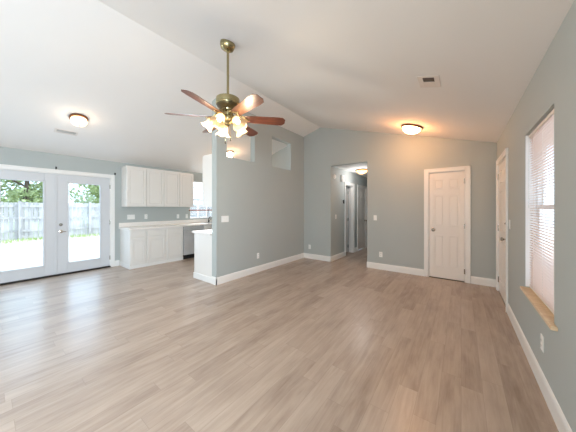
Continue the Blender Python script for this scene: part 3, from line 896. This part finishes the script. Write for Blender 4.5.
# dining light: bronze pan, two bulbs, glass bowl
dl = thing('flush_bowl_light', 'lit bronze flush light with glass bowl near the glazed doors', 'ceiling light', (-5.02, 0.955, roof(-5.02)), (0, AL, 0))
bm = B(); lathe(bm, [(0.0, -0.0005), (0.118, -0.0005), (0.122, -0.012), (0.118, -0.034), (0.106, -0.038), (0.0, -0.022)], 40); obj('pan', bm, BRONZE, dl, True)
for k in range(2):
    s = -1 if k == 0 else 1
    bm = B(); lathe(bm, [(0.016, -0.02), (0.018, -0.05), (0.0, -0.05)], 14, Matrix.Translation((0.02, s * 0.045, 0))); so = obj('socket', bm, PLATE, dl, True)
    bm = B(); lathe(bm, [(0.0, -0.05), (0.014, -0.055), (0.028, -0.085), (0.026, -0.105), (0.0, -0.118)], 16, Matrix.Translation((0.02, s * 0.045, 0))); obj('bulb', bm, BULB, so, True)
lt = bpy.data.lights.new('flush_bowl_light_bulb', 'POINT')
lt.energy = 1.3; lt.color = (1.0, 0.88, 0.74); lt.shadow_soft_size = 0.06
lo_ = bpy.data.objects.new('bulb_light', lt); COL.objects.link(lo_); lo_.parent = dl
lo_.location = (0, 0, -0.23)
bm = B()
lathe(bm, [(0.100, -0.036), (0.106, -0.060), (0.102, -0.090), (0.084, -0.118), (0.052, -0.136), (0.0, -0.142)], 40, cap=False); obj('glass_bowl', bm, CLEAR, dl, True)
bm = B(); lathe(bm, [(0, -0.140), (0.011, -0.142), (0.008, -0.150), (0.011, -0.156), (0, -0.162)], 16); obj('finial', bm, BRONZE, dl, True)

def vent(label, x, y, rot, w, l, dark, fx=0.028):
    r = thing('ceiling_vent', label, 'vent', (x, y, roof(x)), rot)
    bm = B()
    f = 0.028
    box(bm, -w / 2, w / 2, -l / 2, -l / 2 + f, -0.008, -0.0005, 0.002); box(bm, -w / 2, w / 2, l / 2 - f, l / 2, -0.008, -0.0005, 0.002)
    box(bm, -w / 2, -w / 2 + fx, -l / 2 + f, l / 2 - f, -0.008, -0.0005, 0.002); box(bm, w / 2 - fx, w / 2, -l / 2 + f, l / 2 - f, -0.008, -0.0005, 0.002)
    obj('frame', bm, VENTW, r)
    bm = B(); box(bm, -w / 2 + fx, w / 2 - fx, -l / 2 + f, l / 2 - f, -0.0025, -0.0005); obj('shade_sheet', bm, VENTG if dark else VENTL, r)  # flat dark sheet stands in for shade up the opening
    return r
v = vent('white ceiling register with shade-toned louvres above the entry side', -0.268, 2.83, (0, AR, 0), 0.20, 0.26, True, 0.048)
bm = B()
for k in range(4):
    y = -0.088 + k * 0.020
    bm.verts.ensure_lookup_table()
    box(bm, -0.052, 0.052, y, y + 0.011, -0.007, -0.003)
obj('louvres', bm, VENTG, v)  # shade put into the colour of these louvres
bm = B()
for k in range(5):
    y = 0.000 + k * 0.020
    box(bm, -0.052, 0.052, y, y + 0.018, -0.008, -0.003)
obj('damper_louvres', bm, VENTW, v)
v = vent('long narrow white register beside the flush bowl light', -5.54, 0.890, (0, AL, 0), 0.13, 0.30, False)
bm = B()
for k in range(3):
    x = -0.026 + k * 0.020
    box(bm, x, x + 0.006, -0.122, 0.122, -0.007, -0.003, 0.001)
obj('louvres', bm, PLATE, v)

# ------------------------------------------------------------------ ceiling fan
FX, FY, FZ = -2.10, 1.665, 2.395
fan = thing('ceiling_fan', 'six-blade brass ceiling fan with cherry blades and lit tulip shades', 'ceiling fan', (FX, FY, FZ))
ztop = roof(FX) - FZ
MT = Matrix.Translation((0, 0, ztop)) @ Matrix.Rotation(AR, 4, 'Y')
bm = B(); lathe(bm, [(0, -0.0005), (0.082, -0.0005), (0.084, -0.012), (0.080, -0.040), (0.066, -0.070), (0.034, -0.085), (0, -0.088)], 32, MT); obj('canopy', bm, BRASS, fan, True)
bm = B(); tube(bm, [(0, 0, 0.17), (0, 0, ztop - 0.05)], 0.0135, 14); obj('downrod', bm, BRASS, fan, True)
bm = B(); lathe(bm, [(0, 0.215), (0.030, 0.215), (0.034, 0.195), (0.122, 0.190), (0.129, 0.184), (0.130, 0.176), (0.130, 0.118), (0.126, 0.112), (0.080, 0.104), (0.075, 0.060), (0.068, 0.045), (0, 0.045)], 40); obj('motor_housing', bm, BRASS, fan, True)
bm = B(); lathe(bm, [(0.1295, 0.138), (0.1325, 0.135), (0.1325, 0.122), (0.1295, 0.119)], 40, cap=False); obj('trim_band', bm, BRASS, fan, True)

bm = B(); lathe(bm, [(0.122, 0.1115), (0.118, 0.098), (0.098, 0.080), (0.076, 0.062)], 40); obj('motor_vent_ring', bm, BRASSD, fan, True)
def blade_mesh():
    bm = B()
    o = [(0.17, -0.050), (0.20, -0.056), (0.56, -0.070), (0.618, -0.066), (0.650, -0.034), (0.650, 0.034), (0.618, 0.066), (0.56, 0.070), (0.20, 0.056), (0.17, 0.050)]
    prism(bm, o, -0.003, 0.003)
    return bm
def iron_mesh():
    bm = B()
    for s in (-1, 1):
        tube(bm, [(0.070, 0, 0.090), (0.115, s * 0.030, 0.045), (0.150, s * 0.042, 0.006), (0.190, s * 0.030, -0.009), (0.225, 0, -0.009)], 0.0075, 8)
        tube(bm, [(0.150, s * 0.042, 0.006), (0.135, s * 0.058, 0.012), (0.112, s * 0.052, 0.022), (0.112, s * 0.034, 0.026), (0.128, s * 0.030, 0.020)], 0.0055, 8)
    tube(bm, [(0.07, 0, 0.085), (0.12, 0, 0.04), (0.16, 0, -0.004), (0.235, 0, -0.009)], 0.006, 8)
    for (x, y) in ((0.19, -0.028), (0.19, 0.028), (0.235, 0)):
        lathe(bm, [(0, -0.016), (0.007, -0.014), (0.009, -0.010), (0.009, -0.004), (0, -0.004)], 10, Matrix.Translation((x, y, 0)))
    return bm
b0 = obj('blade', blade_mesh(), BLADE, fan)
i0 = obj('blade_iron', iron_mesh(), BRASS, b0, True)
PITCH = math.radians(-16)
for k in range(6):
    if k == 0: b = b0
    else:
        b = b0.copy(); COL.objects.link(b); b.parent = fan
        i_ = i0.copy(); COL.objects.link(i_); i_.parent = b
    b.location = (0, 0, -0.028)
    b.rotation_euler = (PITCH, 0, math.radians(-72.5 + 60 * k))

# light kit: hub, arms, six tulip shades
bm = B(); lathe(bm, [(0, 0.045), (0.055, 0.045), (0.060, 0.030), (0.052, 0.000), (0.062, -0.015), (0.064, -0.045), (0.050, -0.070), (0.030, -0.085), (0.020, -0.100), (0.022, -0.112), (0.010, -0.125), (0, -0.128)], 28); obj('light_fitter', bm, BRASS, fan, True)

def cam_pt(u, v, zc):
    """point seen at photo pixel (u, v), zc metres in front of the lens, in fan coordinates (used to read the pose of the shades)"""
    a, b = (u - 288) / F_PX, (HOR - v) / F_PX
    c, s = math.cos(YAW), math.sin(YAW)
    return Vector(((a * c - s) * zc - FX, (a * s + c) * zc - FY, EYE + b * zc - FZ))
def shade_mesh(n=36):
    bm = B()
    prof = [(0.019, 0.0), (0.030, 0.006), (0.040, 0.022), (0.045, 0.045), (0.046, 0.068), (0.052, 0.090), (0.066, 0.108), (0.072, 0.114)]
    rings = []
    for k, (r, z) in enumerate(prof):
        f = (k / (len(prof) - 1)) ** 2
        rings.append([bm.verts.new((r * (1 + 0.035 * f * math.cos(6 * 2 * PI * i / n)) * math.cos(2 * PI * i / n), r * (1 + 0.035 * f * math.cos(6 * 2 * PI * i / n)) * math.sin(2 * PI * i / n), z + 0.006 * f * math.cos(6 * 2 * PI * i / n))) for i in range(n)])
    for a, b in zip(rings, rings[1:]):
        for i in range(n):
            bm.faces.new([a[i], a[(i + 1) % n], b[(i + 1) % n], b[i]])
    return bm
shades = [((214, 117.5, 2.58), (204.5, 126, 2.58), SHADE),
          ((224.5, 122, 2.70), (222, 136, 2.76), SHADE),
          ((237.5, 122, 2.68), (244.5, 135, 2.72), SHADE),
          ((235, 116, 2.48), (243, 125.5, 2.39), SHADE),
          ((222, 113, 2.46), (215.5, 122.5, 2.37), SHADE_D)]
for (p, q, m_) in shades:
    a, b = cam_pt(p[0], p[1] + 2.5, p[2]), cam_pt(q[0], q[1] + 3.5, q[2])
    d = (b - a).normalized()
    rot = d.to_track_quat('Z', 'Y').to_euler()
    hub = Vector((0, 0, -0.03))
    flat = Vector((a.x, a.y, 0)).normalized() * 0.058
    st = Vector((flat.x, flat.y, -0.03))
    bm = B()
    ctrl = [st, st + flat * 0.6 + Vector((0, 0, 0.03)), a - d * 0.045 + Vector((0, 0, 0.012)), a - d * 0.012]
    pts = []
    for t in [i / 8 for i in range(9)]:
        pts.append(ctrl[0] * (1 - t) ** 3 + ctrl[1] * 3 * t * (1 - t) ** 2 + ctrl[2] * 3 * t * t * (1 - t) + ctrl[3] * t ** 3)
    tube(bm, pts, 0.006, 8)
    lathe(bm, [(0, -0.012), (0.016, -0.010), (0.022, 0.0), (0.022, 0.012), (0.018, 0.016), (0, 0.016)], 16, Matrix.Translation(a) @ d.to_track_quat('Z', 'Y').to_matrix().to_4x4())
    obj('lamp_arm', bm, BRASS, fan, True)
    sh = obj('lamp_shade', shade_mesh(), m_, fan, True, loc=a, rot=rot)
    sh.scale = (1.12, 1.12, 1.12)
    if m_ is SHADE_D: sh['label'] = 'tulip shade toned amber as dimly lit'
    bm = B(); lathe(bm, [(0, 0.016), (0.012, 0.018), (0.014, 0.030), (0.024, 0.052), (0.023, 0.066), (0.012, 0.078), (0, 0.080)], 16)
    obj('bulb', bm, BULB, sh, True)
    lt = bpy.data.lights.new('fan_bulb', 'POINT')
    lt.energy = 4.4; lt.color = (1.0, 0.82, 0.58); lt.shadow_soft_size = 0.03
    lo_ = bpy.data.objects.new('bulb_light', lt); COL.objects.link(lo_); lo_.parent = sh
    lo_.location = (0, 0, 0.150)
for (x, y, l) in ((0.02, 0.02, 0.13), (-0.02, -0.02, 0.165)):
    bm = B(); tube(bm, [(x, y, -0.10), (x, y, -0.12 - l)], 0.0016, 6)
    c_ = obj('pull_chain', bm, BRASS, fan)
    bm = B(); lathe(bm, [(0, -0.12 - l), (0.006, -0.125 - l), (0.009, -0.14 - l), (0.006, -0.155 - l), (0, -0.158 - l)], 12, Matrix.Translation((x, y, 0)))
    obj('pull_knob', bm, DARKM, c_, True)

# ------------------------------------------------------------------ outdoors
bm = B(); box(bm, -17.4, XL - TH, -10, 18, -0.22, -0.10)
struct('ground', bm, CONC, 'sunlit pale concrete patio outside the glazed doors', 'patio')
bm = B(); box(bm, XR + TH, 9, -10, 18, -0.22, -0.10)
struct('ground_porch', bm, SOIL, 'pale pinkish porch ground outside the side window', 'ground')
bm = B(); box(bm, -40, -17.4, -30, 40, -0.26, -0.14)
struct('ground_yard', bm, GRASS, 'green yard beyond the fence', 'ground')
bm = B(); box(bm, -17.4, 9, -14, -10, -0.22, -0.10); box(bm, -17.4, 9, 18, 26, -0.22, -0.10); box(bm, XL - TH, XR + TH, -10, YF - TH, -0.22, -0.10)
struct('ground_side', bm, CONC, 'pale concrete ground around the house', 'patio')
bm = B()
for k in range(5200):
    x = random.uniform(-16.05, -14.6); y = random.uniform(-6, 14)
    if x > -15.2 and random.random() < 0.6: continue
    h = random.uniform(0.07, 0.16); a = random.uniform(0, PI); w = 0.012
    dx, dy = math.cos(a) * w, math.sin(a) * w
    lx, ly = random.uniform(-0.04, 0.04), random.uniform(-0.04, 0.04)
    bm.faces.new([bm.verts.new((x - dx, y - dy, -0.10)), bm.verts.new((x + dx, y + dy, -0.10)), bm.verts.new((x + lx, y + ly, -0.10 + h))])
tag(obj('lawn_strip', bm, GRASS), 'strip of green grass along the foot of the fence', 'grass', kind='stuff')

fe = thing('garden_fence', 'weathered grey board fence across the back of the patio', 'fence', (-16.3, 4.0, -0.10))
bm = B()
y = -13.0
while y < 13.0:
    w = 0.14
    h = 1.72 + random.uniform(-0.02, 0.02)
    box(bm, 0.0, 0.02, y, y + w, 0.03, h)
    y += w + 0.012
obj('boards', bm, FENCE, fe)
for z in (0.35, 0.95, 1.50):
    bm = B(); box(bm, 0.021, 0.06, -13, 13, z, z + 0.09); obj('rail', bm, FENCE, fe)
for k in range(11):
    bm = B(); box(bm, 0.061, 0.15, -13 + k * 2.5, -12.91 + k * 2.5, 0, 1.78); obj('post', bm, FENCE, fe)

def tree(label, x, y, h, r, m, n):
    t = thing('tree', label, 'tree', (x, y, -0.14), group='trees beyond the fence')
    bm = B(); tube(bm, [(0, 0, 0), (0.05, 0.03, h * 0.3), (0.0, 0.08, h * 0.6), (0.05, 0.0, h * 0.85)], [0.17, 0.13, 0.09, 0.03], 10)
    for k in range(5):
        a = k * 2.4; z = h * (0.35 + 0.09 * k)
        tube(bm, [(0.03, 0.04, z), (math.cos(a) * r * 0.4, math.sin(a) * r * 0.4, z + 0.5), (math.cos(a) * r * 0.7, math.sin(a) * r * 0.7, z + 0.8)], [0.06, 0.04, 0.015], 6)
    obj('trunk', bm, BARK, t, True)
    bm = B()
    blobs = [(random.uniform(-0.5, 0.5) * r, random.uniform(-0.62, 0.62) * r, h * random.uniform(0.28, 0.92), r * random.uniform(0.34, 0.46)) for _ in range(22)]
    for k in range(n):
        bx, by, bz, br = random.choice(blobs)
        d = Vector((random.gauss(0, 1), random.gauss(0, 1), random.gauss(0, 1))).normalized() * br * random.uniform(0.7, 1.0)
        c = Vector((bx, by, bz)) + d
        s = random.uniform(0.08, 0.15)
        u = Vector((random.gauss(0, 1), random.gauss(0, 1), random.gauss(0, 1))).normalized()
        w = u.orthogonal().normalized()
        bm.faces.new([bm.verts.new(c - u * s), bm.verts.new(c + w * s * 0.5), bm.verts.new(c + u * s), bm.verts.new(c - w * s * 0.5)])
    obj('foliage', bm, m, t)
TR = [(-18.9, -5.9, 4.8, 1.8, LEAFA), (-19.1, -2.2, 4.7, 1.8, LEAFB), (-18.9, 1.4, 5.0, 1.8, LEAFA), (-19.1, 5.1, 4.7, 1.8, LEAFA), (-18.9, 8.8, 5.0, 1.8, LEAFB)]
TL = 'leafy green tree standing behind the weathered grey fence'
for (x, y, h, r, m_) in TR:
    tree(TL, x, y, h, r, m_, 4200)
